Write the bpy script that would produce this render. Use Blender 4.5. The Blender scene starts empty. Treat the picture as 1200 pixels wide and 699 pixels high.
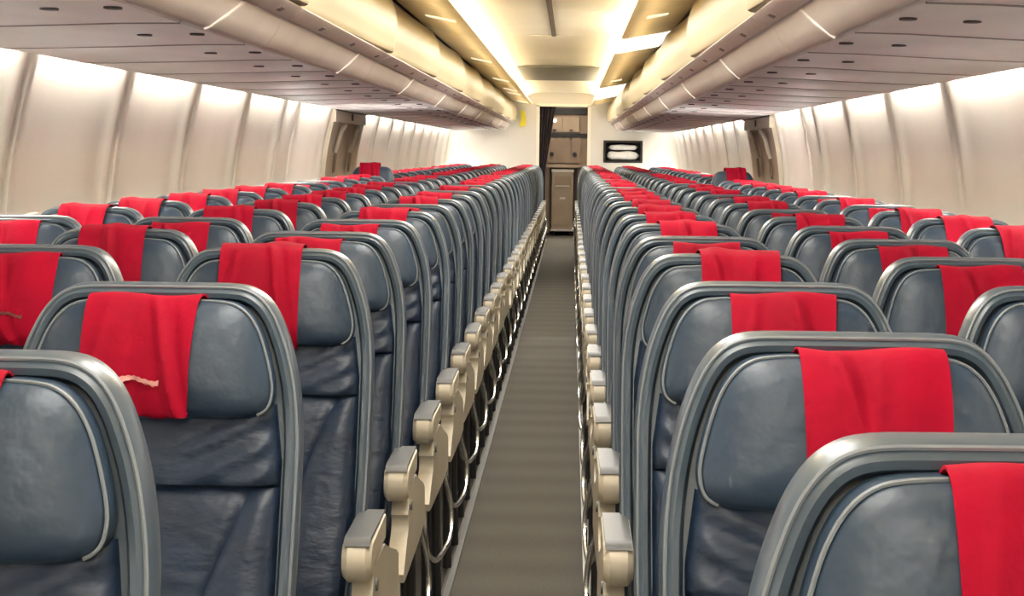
import bpy, bmesh, math, random
from mathutils import Vector, Matrix

# ------------------------------------------------------------------ camera / world / exposure
SC = bpy.context.scene
C = SC.collection
F = 2071.0                      # focal length in pixels of the 1200 px wide frame
VPX, VPY = 669.0, 178.0
CAMX, CAMZ = 0.141, 1.31
cd = bpy.data.cameras.new('camera')
cam = bpy.data.objects.new('camera', cd); C.objects.link(cam)
cd.sensor_width = 36.0
cd.lens = 36.0 * F / 1200.0
cd.shift_x = (600 - VPX) / 1200.0
cd.shift_y = -(349.5 - VPY) / 1200.0
cd.clip_start = 0.05
cam.matrix_world = (Matrix.Translation((CAMX, 0, CAMZ)) @ Matrix.Rotation(math.pi/2, 4, 'X')
                    @ Matrix.Rotation(math.radians(0.8), 4, 'Z'))
SC.camera = cam

w = bpy.data.worlds.new('world'); SC.world = w
w.use_nodes = True
w.node_tree.nodes['Background'].inputs[0].default_value = (1.0, 0.95, 0.88, 1)
w.node_tree.nodes['Background'].inputs[1].default_value = 0.3
SC.view_settings.view_transform = 'Standard'
SC.view_settings.look = 'None'
SC.view_settings.gamma = 1.0
SC.view_settings.exposure = 0.45
SC.cycles.use_denoising = True
SC.cycles.diffuse_bounces = 6
SC.cycles.max_bounces = 10
SC.cycles.caustics_reflective = False
SC.cycles.caustics_refractive = False

COVE_WARM = 13.0      # strips above the side valances
WALL_LIGHT = 74.0     # strips behind the service panels
CEIL_AREA = 26.0     # added fill lamps under the dome, shining down on the seats
Y0, Y1 = -2.2, 26.6  # cabin from behind the camera to the aft bulkhead


def area_lamp(name, loc, sx, sy, power, col):
    l = bpy.data.lights.new(name, 'AREA'); l.shape = 'RECTANGLE'
    l.size, l.size_y, l.energy, l.color = sx, sy, power, col
    o = bpy.data.objects.new(name, l); C.objects.link(o); o.location = loc
    return o


for i, y in enumerate([-0.6, 2.2, 5.0, 7.8, 10.6, 13.4, 16.2, 22.6, 24.7]):
    area_lamp('dome_fill', (0, y, 2.155), 0.5, 2.2, CEIL_AREA, (1.0, 0.96, 0.88))  # added fill, the dome itself has no lamps here

# ------------------------------------------------------------------ helpers
def new_mat(name, col, rough=0.5, metal=0.0, noise=0.0, scale=8.0, bump=0.0, bscale=60.0, coat=0.0,
            emit=None, strength=0.0, col2=None, spec=0.5, stretch=(1, 1, 1), objvar=0.0):
    m = bpy.data.materials.new(name); m.use_nodes = True
    nt = m.node_tree; N = nt.nodes; L = nt.links
    b = N['Principled BSDF']
    b.inputs['Base Color'].default_value = (*col, 1)
    b.inputs['Roughness'].default_value = rough
    b.inputs['Metallic'].default_value = metal
    b.inputs['Specular IOR Level'].default_value = spec
    if coat:
        b.inputs['Coat Weight'].default_value = coat
        b.inputs['Coat Roughness'].default_value = 0.25
    tc = N.new('ShaderNodeTexCoord')
    mp = N.new('ShaderNodeMapping'); mp.inputs['Scale'].default_value = stretch
    L.new(tc.outputs['Object'], mp.inputs['Vector'])
    if noise > 0 or col2 is not None:
        n = N.new('ShaderNodeTexNoise'); n.inputs['Scale'].default_value = scale
        n.inputs['Detail'].default_value = 4
        L.new(mp.outputs['Vector'], n.inputs['Vector'])
        r = N.new('ShaderNodeMix'); r.data_type = 'RGBA'
        c2 = col2 if col2 is not None else tuple(c * (1 - noise) for c in col)
        r.inputs[6].default_value = (*col, 1); r.inputs[7].default_value = (*c2, 1)
        mr = N.new('ShaderNodeMapRange'); mr.inputs[1].default_value = 0.35; mr.inputs[2].default_value = 0.65
        L.new(n.outputs['Fac'], mr.inputs[0]); L.new(mr.outputs[0], r.inputs[0])
        out = r.outputs[2]
        if objvar:
            oi = N.new('ShaderNodeObjectInfo'); hs = N.new('ShaderNodeHueSaturation')
            mv = N.new('ShaderNodeMapRange'); mv.inputs[3].default_value = 1 - objvar; mv.inputs[4].default_value = 1 + objvar
            L.new(oi.outputs['Random'], mv.inputs[0]); L.new(mv.outputs[0], hs.inputs['Value'])
            L.new(out, hs.inputs['Color']); out = hs.outputs[0]
        L.new(out, b.inputs['Base Color'])
    if bump > 0:
        n2 = N.new('ShaderNodeTexNoise'); n2.inputs['Scale'].default_value = bscale
        n2.inputs['Detail'].default_value = 3
        L.new(mp.outputs['Vector'], n2.inputs['Vector'])
        bp = N.new('ShaderNodeBump'); bp.inputs['Strength'].default_value = bump
        bp.inputs['Distance'].default_value = 0.01
        L.new(n2.outputs['Fac'], bp.inputs['Height']); L.new(bp.outputs[0], b.inputs['Normal'])
    if emit is not None:
        b.inputs['Emission Color'].default_value = (*emit, 1)
        b.inputs['Emission Strength'].default_value = strength
    return m


M = {
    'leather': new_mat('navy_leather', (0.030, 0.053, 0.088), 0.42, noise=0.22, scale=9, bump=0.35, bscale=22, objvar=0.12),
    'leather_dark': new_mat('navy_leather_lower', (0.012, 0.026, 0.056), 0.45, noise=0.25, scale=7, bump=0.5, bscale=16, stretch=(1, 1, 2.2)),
    'shell': new_mat('grey_seat_shell', (0.074, 0.103, 0.135), 0.32, noise=0.12, scale=5, coat=0.3),
    'piping': new_mat('grey_piping', (0.20, 0.225, 0.25), 0.35, noise=0.1),
    'red': new_mat('red_cloth', (0.37, 0.0, 0.020), 0.8, noise=0.22, scale=10, bump=0.3, bscale=30, objvar=0.10, spec=0.18),
    'tag': new_mat('pale_pink_stripe', (0.80, 0.36, 0.32), 0.6, noise=0.3, scale=60),
    'cream': new_mat('cream_plastic', (0.63, 0.56, 0.43), 0.38, noise=0.08, scale=6),
    'armtop': new_mat('grey_arm_top', (0.10, 0.105, 0.11), 0.35, noise=0.1),
    'chrome': new_mat('polished_steel', (0.72, 0.70, 0.66), 0.18, metal=1.0, noise=0.05),
    'dark': new_mat('dark_metal', (0.03, 0.03, 0.032), 0.5, noise=0.2),
    'carpet': new_mat('grey_brown_carpet', (0.105, 0.095, 0.078), 0.95, noise=0.2, scale=120, bump=0.4, bscale=400),
    'rail': new_mat('floor_rail', (0.30, 0.29, 0.28), 0.3, metal=0.6, noise=0.1),
    'wall': new_mat('off_white_sidewall', (0.80, 0.76, 0.69), 0.45, noise=0.04, scale=2.0),
    'wallback': new_mat('wall_backing', (0.35, 0.33, 0.30), 0.7, noise=0.05),
    'psu': new_mat('service_panel_plastic', (0.87, 0.82, 0.78), 0.42, noise=0.07, scale=3.0, stretch=(3, 1, 1)),
    'binunder': new_mat('bin_underside_plastic', (0.62, 0.55, 0.51), 0.42, noise=0.08, scale=3.0),
    'bindoor': new_mat('bin_door_cream', (0.49, 0.415, 0.255), 0.45, noise=0.05, scale=2.0),
    'binrail': new_mat('bin_rail', (0.72, 0.64, 0.60), 0.4, noise=0.08),
    'valance': new_mat('valance_plastic', (0.86, 0.77, 0.54), 0.45, noise=0.07, scale=2.0),
    'ceil': new_mat('ceiling_cream', (0.80, 0.74, 0.61), 0.5, noise=0.05, scale=1.5),
    'ceilgrey': new_mat('ceiling_grey_panel', (0.20, 0.185, 0.15), 0.55, noise=0.08),
    'seam': new_mat('seam_brown', (0.12, 0.09, 0.065), 0.6, noise=0.1),
    'latchbrown': new_mat('latch_brown', (0.26, 0.21, 0.18), 0.5, noise=0.1),
    'jointbrown': new_mat('joint_brown', (0.30, 0.25, 0.22), 0.6, noise=0.1),
    'slot': new_mat('dark_slot', (0.035, 0.025, 0.02), 0.6, noise=0.1),
    'tab': new_mat('pale_tab', (0.74, 0.68, 0.62), 0.4, noise=0.05),
    'exit': new_mat('exit_panel_beige', (0.48, 0.43, 0.34), 0.42, noise=0.1, scale=4),
    'exitlight': new_mat('exit_ridge', (0.68, 0.62, 0.52), 0.35, noise=0.05),
    'exitdark': new_mat('exit_slot', (0.20, 0.15, 0.10), 0.5, noise=0.1),
    'bulk': new_mat('bulkhead_cream', (0.66, 0.62, 0.55), 0.5, noise=0.05, scale=2),
    'galley': new_mat('galley_tan_laminate', (0.36, 0.26, 0.18), 0.35, noise=0.12, scale=6),
    'galleydark': new_mat('galley_brown', (0.10, 0.075, 0.055), 0.45, noise=0.2),
    'cart': new_mat('cart_metal', (0.44, 0.34, 0.25), 0.35, metal=0.3, noise=0.12, scale=5),
    'curtain': new_mat('dark_plum_curtain', (0.035, 0.022, 0.026), 0.85, noise=0.3, scale=14),
    'white': new_mat('white_cloth', (0.75, 0.73, 0.69), 0.8, noise=0.1, scale=20, bump=0.3, bscale=40),
    'yellow': new_mat('yellow_strap', (0.75, 0.62, 0.03), 0.5, noise=0.1),
    'black': new_mat('black_frame', (0.012, 0.010, 0.008), 0.4, noise=0.1),
    'shade': new_mat('fill_glow_shade', (0.8, 0.8, 0.78), 0.5, emit=(1.0, 0.96, 0.92), strength=75.0),  # glow added as fill to brighten the bin undersides
    'winframe': new_mat('window_frame_grey', (0.62, 0.60, 0.55), 0.45, noise=0.05),
    'covelight': new_mat('cove_tube', (0.9, 0.85, 0.7), 0.5, emit=(1.0, 0.91, 0.71), strength=COVE_WARM),
    'walllight': new_mat('wall_tube', (0.9, 0.9, 0.85), 0.5, emit=(1.0, 0.955, 0.86), strength=WALL_LIGHT),
    'panelight': new_mat('lit_panel', (0.9, 0.88, 0.8), 0.5, emit=(1.0, 0.95, 0.80), strength=1.6),
    'slotglow': new_mat('lit_slot', (0.9, 0.8, 0.6), 0.5, emit=(1.0, 0.88, 0.62), strength=0.75),
    'spot': new_mat('galley_spot', (0.9, 0.8, 0.7), 0.5, emit=(1.0, 0.85, 0.65), strength=1.5),
}


def carpet_light_bands(m):  # uneven light from the separate light strips, painted into the carpet colour
    nt = m.node_tree; N = nt.nodes; L = nt.links
    b = N['Principled BSDF']
    src = b.inputs['Base Color'].links[0].from_socket
    tc = N.new('ShaderNodeTexCoord')
    wv = N.new('ShaderNodeTexWave'); wv.wave_type = 'BANDS'; wv.bands_direction = 'Y'
    wv.inputs['Scale'].default_value = 0.85; wv.inputs['Distortion'].default_value = 0.6
    wv.inputs['Detail'].default_value = 1
    L.new(tc.outputs['Object'], wv.inputs['Vector'])
    mx = N.new('ShaderNodeMix'); mx.data_type = 'RGBA'; mx.blend_type = 'MULTIPLY'
    mx.inputs[0].default_value = 1.0
    rp = N.new('ShaderNodeMapRange'); rp.inputs[3].default_value = 0.86; rp.inputs[4].default_value = 1.05
    L.new(wv.outputs['Fac'], rp.inputs[0])
    L.new(src, mx.inputs[6]); L.new(rp.outputs[0], mx.inputs[7])
    L.new(mx.outputs[2], b.inputs['Base Color'])


carpet_light_bands(M['carpet'])


def translucent(m, fac, col):      # thin plastic that passes some of the cove tube's light
    nt = m.node_tree; N = nt.nodes; L = nt.links
    t = N.new('ShaderNodeBsdfTranslucent'); t.inputs[0].default_value = (*col, 1)
    mx = N.new('ShaderNodeMixShader'); mx.inputs[0].default_value = fac
    L.new(N['Principled BSDF'].outputs[0], mx.inputs[1]); L.new(t.outputs[0], mx.inputs[2])
    L.new(mx.outputs[0], N['Material Output'].inputs['Surface'])


translucent(M['valance'], 0.22, (0.85, 0.79, 0.64))


class G:
    """vertex/face collector -> one mesh"""
    def __init__(s): s.v = []; s.f = []
    def add(s, vs, fs):
        o = len(s.v); s.v += [tuple(p) for p in vs]; s.f += [[i + o for i in f] for f in fs]; return s
    def box(s, x0, x1, y0, y1, z0, z1):
        vs = [(x, y, z) for x in (x0, x1) for y in (y0, y1) for z in (z0, z1)]
        return s.add(vs, [(0, 1, 3, 2), (4, 6, 7, 5), (0, 4, 5, 1), (2, 3, 7, 6), (0, 2, 6, 4), (1, 5, 7, 3)])
    def loops(s, loops, cap0=True, cap1=True, closed=True):
        n = len(loops[0]); vs = [p for l in loops for p in l]; fs = []
        for i in range(len(loops) - 1):
            for j in range(n if closed else n - 1):
                k = (j + 1) % n
                fs.append((i*n + j, i*n + k, (i+1)*n + k, (i+1)*n + j))
        if cap0: fs.append(tuple(range(n)))
        if cap1: fs.append(tuple((len(loops)-1)*n + j for j in range(n)))
        return s.add(vs, fs)
    def tube(s, pts, r, n=8):
        pts = [Vector(p) for p in pts]; ls = []; u = None
        for i, p in enumerate(pts):
            d = (pts[min(i+1, len(pts)-1)] - pts[max(i-1, 0)]).normalized()
            if u is None:
                a = Vector((1, 0, 0)) if abs(d.x) < 0.9 else Vector((0, 0, 1))
                u = d.cross(a).normalized()
            else:
                u = (u - d*u.dot(d)).normalized()
            v = d.cross(u).normalized()
            ls.append([tuple(p + (u*math.cos(2*math.pi*k/n) + v*math.sin(2*math.pi*k/n))*r) for k in range(n)])
        return s.loops(ls)
    def extr(s, prof, x0, x1, bev=0.0):
        """profile of (y,z) extruded along x, edges eased by bev"""
        if bev <= 0:
            return s.loops([[(x0, y, z) for y, z in prof], [(x1, y, z) for y, z in prof]])
        cy = sum(p[0] for p in prof)/len(prof); cz = sum(p[1] for p in prof)/len(prof)
        def ins(p, d):
            v = Vector((p[0]-cy, p[1]-cz)); l = max(v.length, 1e-6)
            return (p[0] - v.x/l*d, p[1] - v.y/l*d)
        q = [ins(p, bev) for p in prof]
        return s.loops([[(x0, y, z) for y, z in q], [(x0+bev*.9, y, z) for y, z in prof],
                        [(x1-bev*.9, y, z) for y, z in prof], [(x1, y, z) for y, z in q]])
    def mesh(s, name, mat, smooth=True, solid=0.0, mirror=False):
        me = bpy.data.meshes.new(name)
        v = [(-x, y, z) for x, y, z in s.v] if mirror else s.v
        me.from_pydata(v, [], s.f)
        bm = bmesh.new(); bm.from_mesh(me)
        bmesh.ops.recalc_face_normals(bm, faces=bm.faces)
        if solid:
            bmesh.ops.solidify(bm, geom=list(bm.faces), thickness=solid)
            bmesh.ops.recalc_face_normals(bm, faces=bm.faces)
        bm.to_mesh(me); bm.free()
        me.materials.append(M[mat])
        if smooth:
            me.polygons.foreach_set('use_smooth', [True]*len(me.polygons))
            me.set_sharp_from_angle(angle=math.radians(38))
        return me


def put(name, me, parent=None, loc=None, **kw):
    o = bpy.data.objects.new(name, me); C.objects.link(o)
    if parent is not None: o.parent = parent
    if loc is not None: o.location = loc
    for k, v in kw.items(): o[k] = v
    return o


def struct(name, me): return put(name, me, kind='structure')


def empty(name, loc, label, cat, group=None):
    o = put(name, None, loc=loc, label=label, category=cat)
    o.empty_display_size = 0.1
    if group: o['group'] = group
    return o


def smoothpoly(pts, sub=3):
    out = []; n = len(pts)
    for i in range(n - 1):
        p0 = pts[max(i-1, 0)]; p1 = pts[i]; p2 = pts[i+1]; p3 = pts[min(i+2, n-1)]
        for k in range(sub):
            t = k/sub
            out.append(tuple(0.5*((2*b) + (-a+c)*t + (2*a-5*b+4*c-d)*t*t + (-a+3*b-3*c+d)*t**3)
                             for a, b, c, d in zip(p0, p1, p2, p3)))
    out.append(pts[-1]); return out


def interp(tab, x):
    if x <= tab[0][0]: return tab[0][1]
    for (a, b), (c, d) in zip(tab, tab[1:]):
        if x <= c: return b + (d-b)*(x-a)/(c-a)
    return tab[-1][1]


ORD = ['first', 'second', 'third', 'fourth', 'fifth', 'sixth', 'seventh', 'eighth', 'ninth', 'tenth', 'eleventh',
       'twelfth', 'thirteenth', 'fourteenth', 'fifteenth', 'sixteenth', 'seventeenth', 'eighteenth', 'nineteenth',
       'twentieth', 'twenty-first', 'twenty-second', 'twenty-third', 'twenty-fourth', 'twenty-fifth', 'twenty-sixth',
       'twenty-seventh', 'twenty-eighth', 'twenty-ninth', 'thirtieth', 'thirty-first', 'thirty-second', 'thirty-third',
       'thirty-fourth']

# ------------------------------------------------------------------ floor and shell
struct('floor', G().box(-1.78, 1.78, Y0, 30.2, -0.04, 0.0).mesh('floor', 'carpet', False))
k = 0
for sx in (-1, 1):
    g = G().box(*sorted((sx*0.197, sx*0.213)), 0.5, 26.2, 0.0, 0.007)
    g.box(*sorted((sx*0.213, sx*0.222)), 0.5, 26.2, 0.0, 0.011)
    k += 1
    struct('trim_%d' % k, g.mesh('floor_rail', 'rail', False))

# sidewall
WPROF = [(1.655, 1.73), (1.668, 1.68), (1.682, 1.63), (1.695, 1.58), (1.712, 1.52), (1.735, 1.42), (1.757, 1.30),
         (1.772, 1.18), (1.782, 1.05), (1.785, 0.85), (1.78, 0.6), (1.77, 0.3), (1.76, 0.0)]
BOUND = [-2.2, -0.9, 0.5, 1.85, 3.2, 4.55, 5.92, 7.27, 8.6, 9.95, 11.25, 11.8, 13.4, 15.4, 16.7, 18.0, 19.3, 20.6, 21.9, 23.2, 24.5, 25.6, 26.6]
DOOR = (13.4, 15.4)


def wall_panel(sx, a, b, first, last):
    L = b - a; ys = [a + 0.004]
    marks = [0.012, 0.022, 0.032, 0.045, 0.06, 0.085, 0.115, 0.15, 0.2, 0.28]
    if L < 0.7: marks = marks[:6]
    ys += [a + m for m in marks]
    mid0, mid1 = a + marks[-1], b - marks[-1]
    nn = max(1, int((mid1-mid0)/0.09)); ys += [mid0 + (mid1-mid0)*i/nn for i in range(1, nn)]
    ys += [b - m for m in reversed(marks)] + [b - 0.004]
    g = G(); ls = []
    for y in ys:
        e = min(y - a, b - y)
        d = 0.022*math.exp(-((e-0.075)/0.045)**2) + 0.012*math.exp(-((e-0.34)/0.10)**2)*(1 if L > 0.7 else 0)
        d += 0.010*math.exp(-((e-0.035)/0.012)**2)
        if L > 0.7:
            u = (y-a)/L
            d += 0.010*math.cos(2*math.pi*u*2)*0.5
        ls.append([(sx*(x - d*interp([(0.4, 0.6), (1.1, 1.0), (1.5, 0.9), (1.7, 0.5)], z)), y, z) for x, z in WPROF])
    g.loops(ls, False, False, closed=False)
    return g.mesh('sidewall_panel', 'wall')


for side, sx in (('left', -1), ('right', 1)):
    back = G().loops([[(sx*(x+0.05), y, z) for x, z in [(1.60, 2.0)] + WPROF] for y in (Y0, 30.2)], False, False, closed=False)
    wl = struct('wall_' + side, back.mesh('wall_backing', 'wallback'))
    for i, (a, b) in enumerate(zip(BOUND, BOUND[1:])):
        if (a, b) == DOOR: continue
        put('sidewall_panel', wall_panel(sx, a, b, i == 0, i == len(BOUND)-2), wl)
        if b - a < 0.7: g = G().box(*sorted((sx*1.642, sx*1.660)), a+0.10, b-0.10, 1.652, 1.666)
        else: g = G().box(*sorted((sx*1.642, sx*1.660)), a+0.15, b-0.15, 1.652, 1.666)
        put('light_strip', g.mesh('light_strip', 'walllight', False), wl)

# windows: two to a panel, closed shades, only their tops clear the seats
def ring(cy, cz, hw, hh, n=28, e=3.2):
    out = []
    for i in range(n):
        a = 2*math.pi*i/n; c, s = math.cos(a), math.sin(a)
        out.append((cy + hw*math.copysign(abs(c)**(2/e), c), cz + hh*math.copysign(abs(s)**(2/e), s)))
    return out


wi = 0
for sx in (-1, 1):
    for a, b in zip(BOUND, BOUND[1:]):
        if b - a < 0.9 or (a, b) == DOOR: continue
        for u in (0.28, 0.72):
            cy = a + (b-a)*u
            wx = lambda z: sx*interp([(0.6, 1.78), (0.85, 1.785), (1.05, 1.782), (1.18, 1.772), (1.30, 1.757)], z)
            g = G(); ls = []
            for (grow, dx) in ((0.03, 0.002), (0.024, 0.012), (0.012, 0.015), (0.0, 0.010), (-0.012, -0.02)):
                ls.append([(wx(z) - sx*dx, y, z) for y, z in ring(cy, 0.875, 0.13+grow, 0.165+grow)])
            wi += 1
            g.loops(ls, False, False)
            wo = struct('window_%d' % wi, g.mesh('window_surround', 'winframe'))
            s = G().add([(wx(z) - sx*0.0, y, z) for y, z in ring(cy, 0.875, 0.122, 0.157)], [tuple(range(28))])
            put('shade', s.mesh('shade', 'shade', False), wo)

# emergency exit doors over the wing
for n, sx in ((1, -1), (2, 1)):
    a, b = DOOR
    def wxx(z, d): return sx*(interp(sorted([(zz, xx) for xx, zz in WPROF]), z) - d)
    g = G()
    zs = [0.3, 0.6, 0.85, 1.05, 1.18, 1.3, 1.42, 1.50, 1.53]
    g.loops([[(wxx(z, d), y, z) for z in zs] for y, d in ((a+0.005, 0.0), (a+0.03, 0.05), (a+0.30, 0.055), (a+0.36, 0.02),
             (b-0.36, 0.02), (b-0.30, 0.055), (b-0.03, 0.05), (b-0.005, 0.0))], False, False, closed=False)
    d = struct('door_%d' % n, g.mesh('exit_panel', 'exit'))
    put('header', G().box(*sorted((sx*1.645, sx*1.735)), a+0.02, b-0.02, 1.515, 1.64).mesh('header', 'exit', False), d)
    put('header_seam', G().box(*sorted((sx*1.625, sx*1.65)), a+0.02, b-0.02, 1.600, 1.612).mesh('header_seam', 'slot', False), d)
    put('release_disc', G().tube([(sx*1.645, (a+b)/2, 1.565), (sx*1.635, (a+b)/2, 1.565)], 0.028, 16).mesh('release_disc', 'exitdark'), d)
    for yc in (a+0.45, b-0.62):
        pts = smoothpoly([(wxx(1.46, 0.05), yc+0.30, 1.46), (wxx(1.49, 0.07), yc+0.16, 1.49), (wxx(1.45, 0.07), yc, 1.45),
                          (wxx(1.36, 0.065), yc-0.03, 1.36), (wxx(1.30, 0.05), yc-0.03, 1.28)], 4)
        put('handle_ridge', G().tube(pts, 0.020, 8).mesh('handle_ridge', 'exitlight'), d)
        put('grip_slot', G().loops([[(wxx(z, 0.05), y, z) for y, z in ring(yc+0.02, 1.20, 0.06, 0.09, 16)],
                                    [(wxx(z, 0.064), y, z) for y, z in ring(yc+0.02, 1.20, 0.045, 0.075, 16)]]).mesh('grip_slot', 'exitdark'), d)

# ------------------------------------------------------------------ ceiling
DP = [(0.60, 2.085), (0.575, 2.115), (0.50, 2.155), (0.40, 2.18), (0.28, 2.195), (0.14, 2.205)]
dome = [(-x, z) for x, z in DP] + [(0, 2.208)] + [(x, z) for x, z in reversed(DP)]
skin = [(-1.72, 1.78), (-1.4, 2.10), (-0.9, 2.32), (0, 2.42), (0.9, 2.32), (1.4, 2.10), (1.72, 1.78)]
ceiling = struct('ceiling', G().loops([[(x, y, z) for x, z in skin] for y in (Y0, 30.2)], False, False, closed=False).mesh('ceiling_skin', 'wallback'))


def ceil_panel(y0, y1, prof, mat='ceil'):
    g = G().loops([[(x, y, z) for x, z in prof] for y in (y0, y1)], False, False, closed=False)
    return put('ceiling_panel', g.mesh('ceiling_panel', mat, solid=0.006), ceiling)


cy = [-2.2, 0.6, 3.2, 5.8, 8.4, 11.0, 13.5]
for a, b in zip(cy, cy[1:]):
    ceil_panel(a+0.004, b-0.004, dome)
flat = [(-0.60, 2.085), (-0.56, 2.13), (-0.44, 2.185), (-0.30, 2.20), (0.30, 2.20), (0.44, 2.185), (0.56, 2.13), (0.60, 2.085)]
ceil_panel(13.504, 17.9, flat); ceil_panel(17.904, 21.7, flat); ceil_panel(21.704, 24.2, flat); ceil_panel(24.204, 26.58, flat)
put('centre_seam', G().box(-0.017, 0.017, Y0, 13.45, 2.186, 2.2045).mesh('centre_seam', 'seam', False), ceiling)
put('grey_ceiling_panel', G().box(-0.425, 0.425, 18.1, 21.5, 2.175, 2.19).mesh('grey_ceiling_panel', 'ceilgrey', False), ceiling, label='flat dark grey rectangular ceiling panel')
for sx in (-1, 1):
    put('light_strip', G().box(*sorted((sx*0.505, sx*0.545)), Y0+0.1, 26.4, 2.062, 2.074).mesh('cove_strip', 'covelight', False), ceiling)

# side valances between bins and dome
VJ = {-1: [], 1: [(10.9, 12.5), (19.3, 23.6)]}
tn = 2
for sx in (-1, 1):
    tn += 1
    root = struct('trim_%d' % tn, G().box(*sorted((sx*0.60, sx*0.78)), Y0, 26.5, 2.092, 2.10).mesh('valance_base', 'wallback', False))
    edges = [-2.2, 0.3, 2.4, 4.5, 6.6, 8.75, 10.9, 12.5, 14.8, 17.05, 19.3, 21.45, 23.6, 26.45]
    for a, b in zip(edges, edges[1:]):
        lit = any(a >= p-0.01 and b <= q+0.01 for p, q in VJ[sx])
        pr = [(0.765, 2.085), (0.755, 2.066), (0.70, 2.053), (0.56, 2.028), (0.46, 2.008), (0.441, 2.012), (0.441, 2.034),
              (0.452, 2.034), (0.56, 2.050), (0.70, 2.074), (0.76, 2.09)]
        g = G().loops([[(sx*x, y, z) for x, z in pr] for y in (a+0.006, b-0.006)])
        if lit:
            o = empty('ceiling_light', (sx*0.6, (a+b)/2, 2.03),
                      'white lit panel beside right bins, ' + ('nearer one of the row' if a < 12 else
                      ('middle one of the row' if a < 20 else 'farthest one by the bulkhead')), 'ceiling light', 'lit side ceiling panels')
            e = put('diffuser', g.mesh('diffuser', 'panelight'), o, loc=(-sx*0.6, -(a+b)/2, -2.03))
        else:
            put('valance_panel', g.mesh('valance_panel', 'valance'), root)
    for ys, m in ([(9.6, 1), (14.0, 1), (17.8, 1), (20.6, 1), (22.0, 1), (25.6, 1)] if sx < 0 else [(9.2, 1), (17.6, 1)]):
        dy = 0.11 if ys < 16 else 0.22
        x0, x1 = (0.50, 0.66) if sx < 0 else (0.53, 0.64)
        zf = lambda x: 2.0085 + (x-0.46)*0.19 - 0.006
        g = G().add([(sx*x0, ys, zf(x0)), (sx*x1, ys, zf(x1)), (sx*x1, ys+dy, zf(x1)), (sx*x0, ys+dy, zf(x0)),
                     (sx*x0, ys, zf(x0)+.012), (sx*x1, ys, zf(x1)+.012), (sx*x1, ys+dy, zf(x1)+.012), (sx*x0, ys+dy, zf(x0)+.012)],
                    [(0, 1, 2, 3), (4, 5, 6, 7), (0, 1, 5, 4), (1, 2, 6, 5), (2, 3, 7, 6), (3, 0, 4, 7)])
        put('lit_slot', g.mesh('lit_slot', 'slotglow', False), root)  # glowing box stands in for cove light leaking through a valance joint

# ------------------------------------------------------------------ service panels under the bins
def psu_mesh(L):
    g = G()
    pr = [(0.858, 1.624), (1.00, 1.622), (1.25, 1.612), (1.50, 1.604), (1.600, 1.603), (1.618, 1.607), (1.622, 1.622),
          (1.600, 1.634), (1.0, 1.645), (0.852, 1.645)]
    lo = lambda x, y, z: (x, y, z)
    def scl(p, s): return [(1.24+(x-1.24)*1.0, z + (0.006 if s and z < 1.63 else 0)) for x, z in p]
    ls = [[(x, 0.009, z) for x, z in scl(pr, 1)], [(x, 0.018, z) for x, z in pr], [(x, L-0.018, z) for x, z in pr], [(x, L-0.009, z) for x, z in scl(pr, 1)]]
    return g.loops(ls)


PL = 0.9
pm = {sx: psu_mesh(PL).mesh('service_panel', 'psu', mirror=(sx < 0)) for sx in (-1, 1)}
jp = [(0.862, 1.6225), (1.00, 1.6205), (1.25, 1.6105), (1.50, 1.6025), (1.600, 1.6015), (1.616, 1.605)]
jl = {sx: G().loops([[(sx*x, dy, z + dz) for x, z in jp] for dy, dz in ((-0.012, 0.006), (-0.012, 0), (0.012, 0), (0.012, 0.006))], False, False, closed=False).mesh('joint_line', 'jointbrown', False) for sx in (-1, 1)}


def slotbox(g, xc, yc, w, l, z):
    r = ring(0, 0, w/2, l/2, 12, 2.4)
    return g.loops([[(xc+p, yc+q, z+0.002) for p, q in r], [(xc+p*1.0, yc+q, z-0.003) for p, q in r]])
sm = slotbox(G(), 0, 0, 0.040, 0.055, 0).mesh('air_outlet', 'slot')
rm = slotbox(slotbox(G(), 0, 0, 0.10, 0.05, 0), 0.14, 0, 0.05, 0.05, 0).mesh('call_button', 'psu')
for sx in (-1, 1):
    tn += 1
    root = struct('trim_%d' % tn, G().box(*sorted((sx*0.85, sx*1.60)), Y0, 26.5, 1.648, 1.656).mesh('panel_backing', 'seam', False))
    for i in range(-5, 27):
        y = 3.6 + PL*(i-1)
        if y < Y0 or y + PL > 26.6: continue
        p = put('service_panel', pm[sx], root, loc=(0, y, 0))
        put('joint_line', jl[sx], root, loc=(0, y, 0))
        if y > 1.5:
            for xx in (0.90, 1.05):
                put('air_outlet', sm, p, loc=(sx*xx, 0.40 + (0.02 if xx > 1 else 0), 1.622 if xx < 1 else 1.6195))
    put('gap_line', G().box(*sorted((sx*0.840, sx*0.862)), Y0, 26.5, 1.634, 1.642).mesh('gap_line', 'seam', False), root)
    # light baffles over the wall ribs
# ------------------------------------------------------------------ overhead bins
BE = [-2.35 + 2.65*i for i in range(12)]
BE = [b for b in BE if b < 26.5] ; BE[-1] = min(BE[-1], 26.5)
if BE[-1] < 26.4: BE.append(26.5)


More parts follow.
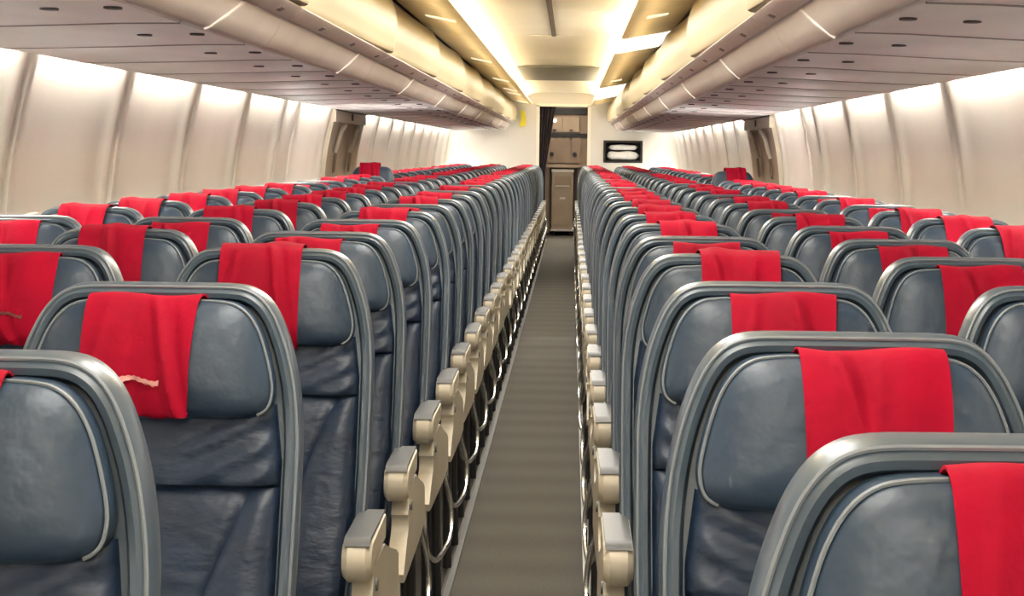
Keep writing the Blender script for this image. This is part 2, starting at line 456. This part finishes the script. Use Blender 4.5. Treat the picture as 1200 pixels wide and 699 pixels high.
def bin_parts(L):
    u = G()   # housing with underside
    pr = [(0.843, 1.627), (0.83, 1.632), (0.80, 1.672), (0.777, 1.716), (0.770, 1.726), (0.79, 1.76), (0.80, 2.085), (1.35, 2.085), (1.62, 1.76), (1.62, 1.66), (0.852, 1.650)]
    u.loops([[(x, y, z) for x, z in pr] for y in (0.003, L-0.003)])
    d = G()
    dp = smoothpoly([(0.742, 1.757), (0.716, 1.760), (0.708, 1.80), (0.700, 1.86), (0.704, 1.93), (0.722, 1.99), (0.745, 2.035), (0.765, 2.052)], 3)
    dp = dp + [(0.795, 2.052), (0.795, 1.757)]
    ls = []
    for y, s in ((0.006, 0.075), (0.010, 0.046), (0.03, 0.036), (0.12, 0.030), (0.40, 0.022), (L*0.5, 0.002), (L-0.40, -0.018), (L-0.12, -0.028), (L-0.07, -0.029), (L-0.045, -0.022), (L-0.04, 0.075)):
        ls.append([(min(x+s, 0.80) if x < 0.79 else x, y, z) for x, z in dp])
    d.loops(ls)
    r = G()
    rp = [(0.770, 1.7215), (0.764, 1.719), (0.716, 1.742), (0.709, 1.749), (0.712, 1.754), (0.76, 1.752), (0.79, 1.745), (0.79, 1.725)]
    r.loops([[(x, y, z) for x, z in rp] for y in (0.006, L-0.006)])
    sp = G().box(0.742, 0.80, L-0.036, L-0.002, 1.757, 2.05)
    st = G()   # pale joint strip across the underside
    q = [(0.838, 1.622), (0.797, 1.668), (0.772, 1.716)]
    st.loops([[(x-0.001, y0+dy, z-0.001) for (x, z), dy in zip(q, (0, .1, .22))] + [(x+0.004, y0+dy, z+0.004) for (x, z), dy in reversed(list(zip(q, (0, .1, .22))))] for y0 in (L-0.90, L-0.875)], True, True)
    return u, d, r, sp, st


latch = G().box(-0.010, 0.010, -0.028, 0.028, -0.004, 0.004).mesh('latch', 'latchbrown', False)
cache = {}
for side, sx in (('left', -1), ('right', 1)):
    idx = 0
    for i, (a, b) in enumerate(zip(BE, BE[1:])):
        L = round(b - a, 3)
        if (L, sx) not in cache:
            u, d, r, sp, st = bin_parts(L); mi = sx < 0
            cache[(L, sx)] = [u.mesh('housing', 'binunder', mirror=mi), d.mesh('door', 'bindoor', mirror=mi), r.mesh('door_rail', 'binrail', mirror=mi),
                              sp.mesh('spacer', 'bindoor', False, mirror=mi), st.mesh('joint_strip', 'binrail', mirror=mi)]
        if b < 2: word = 'overhead the camera'
        idx += 1
        vis = idx - 2
        lab = ('cream overhead luggage bin above the %s seats, %s closed door from the camera' % (side, ORD[vis])) if vis >= 0 else \
              ('cream overhead luggage bin above the %s seats, behind the camera' % side if idx == 1 else '')
        o = empty('overhead_bin', (0, a, 0), lab, 'luggage bin', 'overhead bins on the %s side' % side)
        for nm, me in zip(('housing', 'door', 'door_rail', 'spacer', 'joint_strip'), cache[(L, sx)]):
            if nm == 'spacer' and b > 26.4: continue
            if nm == 'joint_strip' and L < 1.5: continue
            put(nm, me, o)
        y = 0.62
        while y < L:
            ob = put('latch', latch, o, loc=(sx*0.742, y, 1.731)); ob.rotation_euler = (0, sx*0.45, 0)
            y += 0.883

# ------------------------------------------------------------------ seats
HC = 1.108
LEAN = [(0.0, 0.0), (0.2, -0.045), (0.45, -0.125), (0.72, -0.235)]
def bp(x, t, n):
    """seat-back surface point: t below the crown, n towards the sitter (-y)"""
    return (x, interp(LEAN, t) - n, HC - t)


half = smoothpoly([(0, 0), (0.06, 0.000), (0.105, 0.001), (0.130, 0.007), (0.150, 0.021), (0.166, 0.043), (0.179, 0.072), (0.190, 0.105),
                   (0.199, 0.145), (0.205, 0.19), (0.208, 0.24), (0.209, 0.36), (0.208, 0.50), (0.205, 0.64), (0.19, 0.715)], 3)
half = [(x*1.045, t) for x, t in half] + [(0.10, 0.722)]
outline = half + [(-x, t) for x, t in reversed(half) if x > 1e-6]


def inset(poly, d):
    n = len(poly); out = []
    for i in range(n):
        a = Vector(poly[i-1]); b = Vector(poly[i]); c = Vector(poly[(i+1) % n])
        e = (c - a).normalized(); nr = Vector((-e.y, e.x))
        out.append((b.x + nr.x*d, b.y + nr.y*d))
    return out


def shell_mesh():
    g = G(); ls = []
    for d, n in ((0.026, 0.004), (0.024, 0.016), (0.020, 0.024), (0.013, 0.027), (0.006, 0.022), (0.001, 0.010), (0.0, -0.006), (0.002, -0.028), (0.012, -0.046), (0.032, -0.054)):
        q = inset(outline, d)
        ls.append([bp(x, t, n) for x, t in q])
    return g.loops(ls).mesh('back_shell', 'shell')


def trim_mesh():     # pale bead round the edge of the shell
    q = inset(outline, 0.005)
    m = len(half); start = 0
    pts = [q[i] for i in range(m-6)]
    full = [(-x, t) for x, t in reversed(pts[1:])] + pts
    return G().tube([bp(x, t, 0.0225) for x, t in full], 0.0024, 6).mesh('edge_bead', 'piping')


HT = 0.105
hp = smoothpoly([(0, 0.021), (0.05, 0.021), (0.098, 0.023), (0.122, 0.029), (0.141, 0.044), (0.156, 0.068), (0.167, 0.098), (0.176, 0.132),
                 (0.178, 0.154), (0.173, 0.173), (0.158, 0.184), (0.130, 0.189), (0.06, 0.191), (0, 0.191)], 3)
hout = hp + [(-x, t) for x, t in reversed(hp[1:-1])]
def hring(s, n): return [bp(x*s, HT + (t-HT)*s, n) for x, t in hout]
PUFF = [(0.0, 0.080), (0.5, 0.077), (0.75, 0.071), (0.88, 0.063), (0.96, 0.050), (1.0, 0.034)]


def pillow_mesh():
    ls = [hring(0.97, 0.006), hring(1.0, 0.020)] + [hring(s, n) for s, n in reversed(PUFF[1:])] + [hring(0.25, 0.079)]
    return G().loops(ls).mesh('headrest', 'leather')


def pipe_mesh():
    k_ = len(hp) - 9
    one = hp[:k_]
    pts2 = [bp(x*0.985, HT + (t-HT)*0.985, 0.046) for x, t in [(-x, t) for x, t in reversed(one[1:])] + one]
    return G().tube(pts2, 0.0022, 6).mesh('piping', 'piping')


def cover_mesh(seed, over=0.0, w=0.080, tail=0.0):
    """red cloth over the pillow, plus the stripe that lies on that same cloth"""
    rnd = random.Random(seed)
    tail_end = [(0.055, 0.073), (0.085, 0.080), (0.115, 0.083), (0.145, 0.081), (0.168, 0.074), (0.182, 0.065), (0.193+tail, 0.052)]
    if over:
        path = [(0.03, -0.062), (0.004, -0.058), (-0.007, -0.03), (-0.008, 0.0), (-0.004, 0.024), (0.004, 0.042), (0.022, 0.058)] + tail_end
    else:
        path = [(0.024, 0.010), (0.014, 0.030), (0.015, 0.048), (0.028, 0.062)] + tail_end
    path = smoothpoly(path, 2)
    ph = [rnd.uniform(0, 6.28) for _ in range(5)]
    f1, f2 = rnd.uniform(22, 34), rnd.uniform(45, 70)
    n = 60; rows = []
    x0 = rnd.uniform(-0.05, 0.05)
    for i, (t, nn) in enumerate(path):
        v = i/(len(path)-1); row = []
        wl = w*(1.04 - 0.10*v + 0.02*math.sin(ph[0] + 4*v)); wr = w*(1.02 - 0.07*v + 0.02*math.sin(ph[1] + 5*v))
        sh = 0.005*math.sin(ph[2] + 3*v)
        for j in range(n+1):
            u = j/n; x = -wl + (wl+wr)*u + sh
            env = min(1.35, v*2.6 + 0.35)
            fold = 0.0040*math.sin(f1*(x + 0.25*x0*v) + ph[3] + 1.5*v) + 0.0022*math.sin(f2*x*(1+0.4*v) + ph[4])
            xr = x0 + 0.07*(v-0.5)
            fold += 0.008*math.exp(-((x-xr)/0.009)**2) - 0.003*math.exp(-((x-xr-0.018)/0.008)**2)
            xr = -x0*1.1 - 0.04*v
            fold += 0.005*math.exp(-((x-xr)/0.008)**2)*min(1, v*1.5)
            fold = max(fold, -0.004)
            top = 0.006*math.exp(-((x-x0)/0.025)**2) if over else 0.003*math.sin(40*x + ph[1])
            row.append(bp(x, t - top*(1-v) + 0.004*math.sin(9*u+ph[0])*(v if v > 0.9 else 0), nn + 0.0105 + fold*env))
        rows.append(row)
    cloth = G().loops(rows, False, False, closed=False).mesh('headrest_cover', 'red', solid=0.0025)
    ci = min(range(len(path)), key=lambda q: abs(path[q][0] - 0.133) + (0 if q > len(path)*0.4 else 9))
    sg = []
    js = [10 + q for q in range(33)]
    for off in (-0.16, 0.16):
        r_ = []
        for q, jf in enumerate(js):
            f = off*(1.6 if q in (0, 1, 31, 32) else 1.0) + 0.28*math.sin(q*0.23 + 0.6) + 0.04*math.sin(q*1.7)
            i0 = ci + (0 if f >= 0 else -1); fr = f if f >= 0 else f + 1
            j0 = min(int(jf), n-1); fj = jf - j0
            A = [Vector(rows[i0][j0]).lerp(Vector(rows[i0][j0+1]), fj), Vector(rows[i0+1][j0]).lerp(Vector(rows[i0+1][j0+1]), fj)]
            p = A[0].lerp(A[1], fr); p.y -= 0.0045
            r_.append(tuple(p))
        sg.append(r_)
    stripe = G().loops(sg, False, False, closed=False).mesh('stripe', 'tag', solid=0.0012)
    return cloth, stripe


def cushion_grid(t0, t1, hwf, nf, nt, name, mat):
    g = G(); rows = []
    us = [q/12*0.55 for q in range(12)] + [0.55 + q/12*0.45 for q in range(13)]
    us = [-u for u in reversed(us[1:])] + us
    for i in range(nt+1):
        v = i/nt; t = t0 + (t1-t0)*v; row = []
        hw = hwf(t); xb = BOL(t)
        for u in us:
            a = abs(u); x = xb*a/0.55 if a < 0.55 else xb + (hw-xb)*(a-0.55)/0.45
            x = math.copysign(x, u)
            ev = max(0.0, 1-abs(2*v-1)**10)**0.5; eu = max(0.0, 1-abs(x/hw)**14)**0.5
            row.append(bp(x, t, 0.008 + (nf(x, t, v) - 0.008)*(0.45 + 0.55*ev)*eu))
        rows.append(row)
    return g.loops(rows, False, False, closed=False).mesh(name, mat)


def BOL(t): return interp([(0.18, 0.165), (0.285, 0.150), (0.42, 0.095), (0.55, 0.07), (0.7, 0.06)], t)
def hwf(t): return interp([(0.17, 0.178), (0.25, 0.190), (0.5, 0.192), (0.7, 0.180)], t)
def n_up(x, t, v): return 0.040 + 0.0028*math.sin(150*t + 70*abs(x)) * min(1, abs(x)/0.08)
def n_lo(x, t, v):
    xb = BOL(t); a = abs(x); s = max(0.0, min(1.0, (a - xb)/0.03)); s = s*s*(3-2*s)
    return 0.036 + 0.010*s - 0.006*math.exp(-((a-xb)/0.005)**2)


def rbox(x0, x1, y0, y1, z0, z1, r, name, mat):
    g = G(); ls = []
    def rect(ins):
        cx, cy_ = (x0+x1)/2, (y0+y1)/2; hw, hh = (x1-x0)/2 - ins, (y1-y0)/2 - ins
        return ring(cx, cy_, hw, hh, 20, 6)
    for z, i in ((z0, r), (z0+r*.3, r*.3), (z0+r, 0), (z1-r, 0), (z1-r*.3, r*.3), (z1, r)):
        ls.append([(x, y, z) for x, y in rect(i)])
    return g.loops(ls).mesh(name, mat)


SEATM = dict(back_shell=shell_mesh(), edge_bead=trim_mesh(), headrest=pillow_mesh(), piping=pipe_mesh(),
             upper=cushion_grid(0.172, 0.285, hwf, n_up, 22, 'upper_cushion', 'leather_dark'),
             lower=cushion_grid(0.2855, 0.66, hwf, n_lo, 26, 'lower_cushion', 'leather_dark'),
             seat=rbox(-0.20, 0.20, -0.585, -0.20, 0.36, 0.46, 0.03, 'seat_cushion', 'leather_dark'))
CS = [cover_mesh(s, over=(1 if s % 4 == 1 else 0), tail=(0.0 if s % 3 else -0.012)) for s in range(1, 11)]
COVERS = [c[0] for c in CS]; STRIPES = [c[1] for c in CS]


def arc(cy_, cz, r, a0, a1, n):
    return [(cy_ + r*math.cos(math.radians(a0+(a1-a0)*i/n)), cz + r*math.sin(math.radians(a0+(a1-a0)*i/n))) for i in range(n+1)]


ARM = {}
for sx in (-1, 1):      # side on which the aisle lies, local x
    mi = sx < 0
    X0, X1 = 0.200, 0.254
    prof = arc(-0.372, 0.567, 0.040, 90, 265, 14) + [(-0.335, 0.545), (-0.29, 0.556), (-0.14, 0.560), (-0.13, 0.60), (-0.14, 0.607)]
    arm = G().extr(prof, X0, X1, 0.012).mesh('armrest', 'cream', mirror=mi)
    topp = arc(-0.372, 0.567, 0.0435, 92, 135, 5)[::-1] + [(-0.14, 0.6115), (-0.14, 0.606)] + [(-0.372, 0.604)]
    top = G().extr([(y, z) for y, z in topp], X0+0.003, X1-0.003, 0.0).mesh('arm_top', 'armtop', mirror=mi)
    pan = [(-0.335, 0.545), (-0.14, 0.545), (-0.02, 0.51), (0.10, 0.48), (0.15, 0.46), (0.16, 0.40), (0.15, 0.37), (-0.02, 0.362), (-0.40, 0.362),
           (-0.455, 0.366), (-0.462, 0.385), (-0.43, 0.41), (-0.375, 0.445)] + arc(-0.375, 0.472, 0.026, -50, 60, 5) + [(-0.350, 0.51)]
    panel = G().extr(pan, 0.214, 0.252, 0.0).mesh('side_panel', 'cream', mirror=mi)
    hub = G().tube([(sx*0.225, -0.30, 0.505), (sx*0.2560, -0.30, 0.505)], 0.012, 12).mesh('pivot', 'armtop')
    bar = smoothpoly([(sx*0.235, -0.42, 0.37), (sx*0.240, -0.425, 0.29), (sx*0.250, -0.40, 0.235), (sx*0.262, -0.30, 0.205), (sx*0.266, -0.05, 0.185), (sx*0.266, 0.08, 0.182), (sx*0.266, 0.125, 0.195),
                      (sx*0.266, 0.14, 0.235), (sx*0.258, 0.14, 0.30), (sx*0.24, 0.14, 0.37)], 4)
    barm = G().tube(bar, 0.0075, 8).mesh('baggage_bar', 'chrome')
    leg = G().tube([(sx*0.235, -0.10, 0.36), (sx*0.235, 0.02, 0.012)], 0.014, 8).mesh('leg', 'dark')
    leg2 = G().tube([(sx*0.235, -0.36, 0.36), (sx*0.235, -0.30, 0.012)], 0.014, 8).mesh('leg', 'dark')
    ARM[sx] = dict(armrest=arm, arm_top=top, side_panel=panel, pivot=hub, baggage_bar=barm, leg=leg, leg2=leg2)
innerleg = G().tube([(0, -0.12, 0.37), (0, 0.0, 0.0)], 0.014, 8).mesh('leg', 'dark')
innerleg2 = G().tube([(0, -0.50, 0.37), (0, -0.42, 0.0)], 0.014, 8).mesh('leg', 'dark')


def make_seat(kind):
    """kind: 'plain', -1 or 1 (aisle at local -x / +x)"""
    o = empty('airline_seat', (0, 0, 0), '', 'seat')
    sh = put('back_shell', SEATM['back_shell'], o)
    put('edge_bead', SEATM['edge_bead'], sh)
    h = put('headrest', SEATM['headrest'], o); put('piping', SEATM['piping'], h)
    put('upper_cushion', SEATM['upper'], o); put('lower_cushion', SEATM['lower'], o)
    put('seat_cushion', SEATM['seat'], o)
    put('headrest_cover', COVERS[0], o)
    if kind == 'plain':
        put('leg', innerleg, o); put('leg', innerleg2, o)
    else:
        A = ARM[kind]
        a = put('armrest', A['armrest'], o); put('arm_top', A['arm_top'], a, label='dark grey top of the armrest')
        p = put('side_panel', A['side_panel'], o); put('pivot', A['pivot'], p)
        put('baggage_bar', A['baggage_bar'], o); put('leg', A['leg'], o); put('leg', A['leg2'], o)
    return o


def copy_tree(o, parent=None):
    c = o.copy(); C.objects.link(c)
    if parent is not None: c.parent = parent
    for ch in list(o.children): copy_tree(ch, c)
    return c


def proj(x, y, z):
    if y < 0.1: return None
    a = math.radians(0.8); px, py = F*(x-CAMX)/y, -F*(z-CAMZ)/y
    return VPX + px*math.cos(a) - py*math.sin(a), VPY + px*math.sin(a) + py*math.cos(a)


PROTO = {}
COLX = [0.463, 0.945, 1.427]
COLN = ['aisle', 'middle', 'window']
rowsL = [1.725, 2.63] + [3.56 + 0.75*n for n in range(30)]
rowsR = [1.275, 2.03, 2.80] + [3.56 + 0.75*n for n in range(30)]
rnd = random.Random(11)
FORCE = {(-1, 2, 0): 1, (-1, 3, 1): 5, (-1, 1, 0): 3, (1, 3, 0): 9, (1, 2, 0): 4}   # 1,5,9 -> index 0,4,8 drape over the crown
for sx, rows, side in ((-1, rowsL, 'left'), (1, rowsR, 'right')):
    for ri, y in enumerate(rows):
        for c in range(3):
            x = sx*COLX[c]
            e = proj(x - sx*0.21, y, 1.0)          # aisle-side edge must be in the picture
            if not (-25 < e[0] < 1225): continue
            kind = -sx if c == 0 else 'plain'
            if kind not in PROTO:
                PROTO[kind] = o = make_seat(kind)
            else:
                o = copy_tree(PROTO[kind])
            o.location = (x + rnd.uniform(-.003, .003), y + rnd.uniform(-.012, .012), 0)
            if sx > 0 and ri == 0: o.location.x += 0.012
            o.rotation_euler = (0, 0, rnd.uniform(-.012, .012))
            ci = rnd.randrange(10)
            if ri < 5 and ci in (0, 4, 8) and (sx, ri, c) not in FORCE: ci += 1
            if (sx, ri, c) in FORCE: ci = FORCE[(sx, ri, c)] - 1
            desc = ''
            if ri >= 5 and rnd.random() < 0.8: ci = rnd.choice((0, 4, 8))
            raised = (c == 2 and abs(y - 14.06) < 0.3)
            for ch in o.children:
                n = ch.name.split('.')[0]
                if n == 'headrest_cover':
                    ch.data = COVERS[ci]
                    ch.location.x = (-0.012 if sx < 0 else 0.012) + rnd.uniform(-.012, .012)*(0.3 if ri < 4 else 1)
                    if raised: ch.location.z = 0.085
                    if (sx < 0 and ri < 5) or (sx < 0 and rnd.random() < 0.3):
                        if not (sx < 0 and ri == 2 and c == 0):
                            for k_ in list(ch.children): pass
                            put('stripe', STRIPES[ci], ch, label='pale pink stripe across the cloth')
                            desc = ' with pale stripe'
                elif n == 'headrest' and raised:
                    ch.location.z = 0.085
            st = 'navy %s seat, red headrest cloth%s, %s side, %s row from camera' % (COLN[c], desc, side, ORD[ri])
            if raised: st = 'navy leather window seat with headrest raised, beside the %s exit door' % side
            o['label'] = st
            o['group'] = 'airline seats on the %s of the aisle' % side

# ------------------------------------------------------------------ aft bulkhead and galley
DX0, DX1, DZ = -0.35, 0.40, 2.0
b1, b2 = 26.6, 26.66
g = G().box(-1.76, DX0, b1, b2, 0, 2.3)
struct('wall_aft_left', g.mesh('wall_aft_left', 'bulk', False))
NX0, NX1, NZ0, NZ1 = 0.63, 1.22, 1.155, 1.49
g = G()
g.box(DX1, NX0, b1, b2, 0, 2.3).box(NX1, 1.76, b1, b2, 0, 2.3).box(NX0, NX1, b1, b2, 0, NZ0).box(NX0, NX1, b1, b2, NZ1, 2.3)
struct('wall_aft_right', g.mesh('wall_aft_right', 'bulk', False))
struct('wall_aft_header', G().box(DX0, DX1, b1, b2, DZ, 2.3).mesh('wall_aft_header', 'bulk', False))
struct('wall_forward', G().box(-1.76, 1.76, Y0-0.05, Y0, 0, 2.4).mesh('wall_forward', 'bulk', False))
g = G().box(DX0-0.035, DX0+0.012, b1-0.02, b2+0.01, 0, DZ+0.01).box(DX1-0.012, DX1+0.035, b1-0.02, b2+0.01, 0, DZ+0.01).box(DX0-0.035, DX1+0.035, b1-0.02, b2+0.01, DZ-0.012, DZ+0.03)
tn += 1
struct('trim_%d' % tn, g.mesh('doorway_frame', 'ceil', False))
# niche
o = empty('wall_niche', ((NX0+NX1)/2, b1-0.02, (NZ0+NZ1)/2), 'dark framed rectangular niche in the right aft bulkhead', 'niche')
g = G(); cx, cz = (NX0+NX1)/2, (NZ0+NZ1)/2; hw, hh = (NX1-NX0)/2, (NZ1-NZ0)/2
g.box(-hw, -hw+0.03, 0, 0.03, -hh, hh).box(hw-0.03, hw, 0, 0.03, -hh, hh).box(-hw+0.03, hw-0.03, 0, 0.03, -hh, -hh+0.03).box(-hw+0.03, hw-0.03, 0, 0.03, hh-0.03, hh)
put('frame', g.mesh('frame', 'black', False), o)
g = G().box(-hw+0.01, hw-0.01, 0.33, 0.34, -hh, hh).box(-hw, -hw+0.01, 0.03, 0.34, -hh, hh).box(hw-0.01, hw, 0.03, 0.34, -hh, hh).box(-hw+.01, hw-.01, 0.03, 0.33, -hh, -hh+0.01).box(-hw+.01, hw-.01, 0.03, 0.33, hh-0.01, hh)
put('box_lining', g.mesh('box_lining', 'black', False), o)
for q, (z0, hgt, ww, lab) in enumerate(((NZ0+0.032, 0.140, 0.245, 'white folded blanket at the bottom of the bulkhead niche'),
                                        (NZ0+0.190, 0.085, 0.22, 'white folded blanket on top of the niche stack'))):
    g = G(); ls = []
    for i in range(13):
        u = -1 + 2*i/12; s = max(0.05, 1-abs(u)**6)**0.5
        ls.append([(cx + ww*u, b1 + 0.11 + 0.09*math.cos(a)*s, z0 + hgt/2 + hgt/2*math.copysign(abs(math.sin(a))**0.7, math.sin(a))*s*(1+0.10*math.sin(5*u+q*2)*(math.sin(a) > 0)))
                   for a in [2*math.pi*k_/14 for k_ in range(14)]])
    put('folded_blanket', g.loops(ls).mesh('folded_blanket', 'white'), label=lab, category='blanket', group='blankets in the niche')
# yellow strap at the left end of the bins
g = G().loops([[(-0.60 + 0.02*math.sin(3*v) + dx, 26.56 + dy, 1.92 - 0.24*v) for dx, dy in ((-0.03-.015*v, 0), (0.035+.01*v, 0), (0.035+.01*v, 0.012), (-0.03-.015*v, 0.012))] for v in [i/8 for i in range(9)]])
put('hanging_tag', g.mesh('hanging_tag', 'yellow'), label='yellow strap hanging by the aft end of the left bins', category='strap')

# galley room beyond the doorway
struct('wall_galley_back', G().box(-1.7, 1.7, 29.9, 29.95, 0, 2.3).mesh('wall_galley_back', 'galleydark', False))
struct('wall_galley_left', G().box(-0.62, -0.58, b2+.9, 29.9, 0, 2.3).mesh('wall_galley_left', 'galleydark', False))
struct('wall_galley_right', G().box(0.62, 0.66, b2+.1, 29.9, 0, 2.3).mesh('wall_galley_right', 'galleydark', False))
GY = 27.9
gal = empty('galley_unit', (0.03, GY, 0), 'tan galley cabinet wall seen through the aft doorway', 'galley')
put('body', G().box(-0.60, 0.56, 0.03, 0.6, 1.12, 2.18).box(-0.60, -0.22, 0.03, 0.6, 0.02, 1.12).box(0.22, 0.56, 0.03, 0.6, 0.02, 1.12).box(-0.22, 0.22, 0.45, 0.6, 0.02, 1.12).mesh('body', 'galley', False), gal)
put('worktop', G().box(-0.60, 0.56, -0.05, 0.03, 1.06, 1.11).mesh('worktop', 'cart', False), gal)
for x0, x1 in ((-0.27, -0.03), (-0.02, 0.24)):
    d = put('upper_box', G().box(x0, x1, -0.012, 0.03, 1.62, 1.86).mesh('upper_box', 'cart', False), gal)
    put('latch', G().box((x0+x1)/2-.03, (x0+x1)/2+.03, -0.03, -0.012, 1.64, 1.66).mesh('latch', 'dark', False), d)
put('dark_band', G().box(-0.6, 0.56, 0.0, 0.03, 1.54, 1.60).mesh('dark_band', 'dark', False), gal)
put('top_band', G().box(-0.6, 0.56, 0.0, 0.03, 1.90, 2.0).mesh('top_band', 'dark', False), gal)
for x0, x1, lx in ((-0.26, -0.10, -0.19), (-0.09, 0.11, None), (0.12, 0.27, 0.17)):
    d = put('door', G().box(x0, x1, 0.0, 0.03, 1.13, 1.53).mesh('door', 'galley', False), gal)
    if lx is not None:
        put('latch', G().tube([(lx, 0, 1.27), (lx, -0.02, 1.27)], 0.034, 12).mesh('latch', 'dark'), d)
for xx in (-0.12, 0.0, 0.10):
    put('knob', G().tube([(xx, 0, 1.555), (xx, -0.03, 1.555)], 0.022, 10).mesh('knob', 'dark'), gal)
# trolley under the worktop
tr = empty('galley_cart', (0.02, GY-0.42, 0), 'tall narrow tan metal service trolley standing at the end of the aisle', 'trolley')
put('body', G().box(-0.165, 0.165, 0, 0.8, 0.10, 0.99).mesh('body', 'cart', False), tr)
put('top_tray', G().box(-0.175, 0.175, -0.01, 0.8, 0.99, 1.03).mesh('top_tray', 'tab', False), tr)
put('door', G().box(-0.13, 0.13, -0.015, 0, 0.17, 0.76).mesh('door', 'cart', False), tr)
put('drawer_front', G().box(-0.13, 0.13, -0.015, 0, 0.79, 0.93).mesh('drawer_front', 'galley', False), tr)
put('handle', G().box(-0.11, 0.11, -0.04, -0.015, 0.765, 0.785).mesh('handle', 'tab', False), tr)
put('latch', G().box(-0.045, 0.045, -0.035, -0.015, 0.57, 0.60).mesh('latch', 'tab', False), tr)
put('bumper', G().box(-0.18, 0.18, -0.03, 0.8, 0.075, 0.10).mesh('bumper', 'tab', False), tr)
for xx in (-0.13, 0.13):
    for yy in (0.05, 0.7):
        put('wheel', G().tube([(xx-0.012, yy, 0.0375), (xx+0.012, yy, 0.0375)], 0.037, 12).mesh('wheel', 'dark'), tr)
# curtain gathered at the left of the doorway
rows = []
for i in range(13):
    v = i/12; z = 1.99 - 1.90*v; w_ = 0.24 - 0.30*v if v < 0.5 else 0.09
    rows.append([(DX0 + 0.015 + w_*u, b2 + 0.06 + 0.022*math.sin(u*30 + v*2), z) for u in [j/36 for j in range(37)]])
put('curtain', G().loops(rows, False, False, closed=False).mesh('curtain', 'curtain', solid=0.004), label='dark plum curtain gathered at left of aft doorway', category='curtain')
put('curtain_rod', G().tube([(DX0+0.0, b2+0.06, 1.995), (DX1, b2+0.06, 1.995)], 0.012, 8).mesh('curtain_rod', 'dark'), label='dark rod across the top of the aft doorway', category='rod')
sp = empty('spotlight', (-0.12, GY-0.03, 1.80), 'small bright round work light on upper galley box', 'light')
put('lamp', G().tube([(0, 0, 0), (0, 0.02, 0)], 0.032, 14).mesh('lamp', 'spot'), sp)
area_lamp('galley_lamp', (0.05, 27.3, 2.15), 0.5, 0.5, 7, (1.0, 0.86, 0.68))
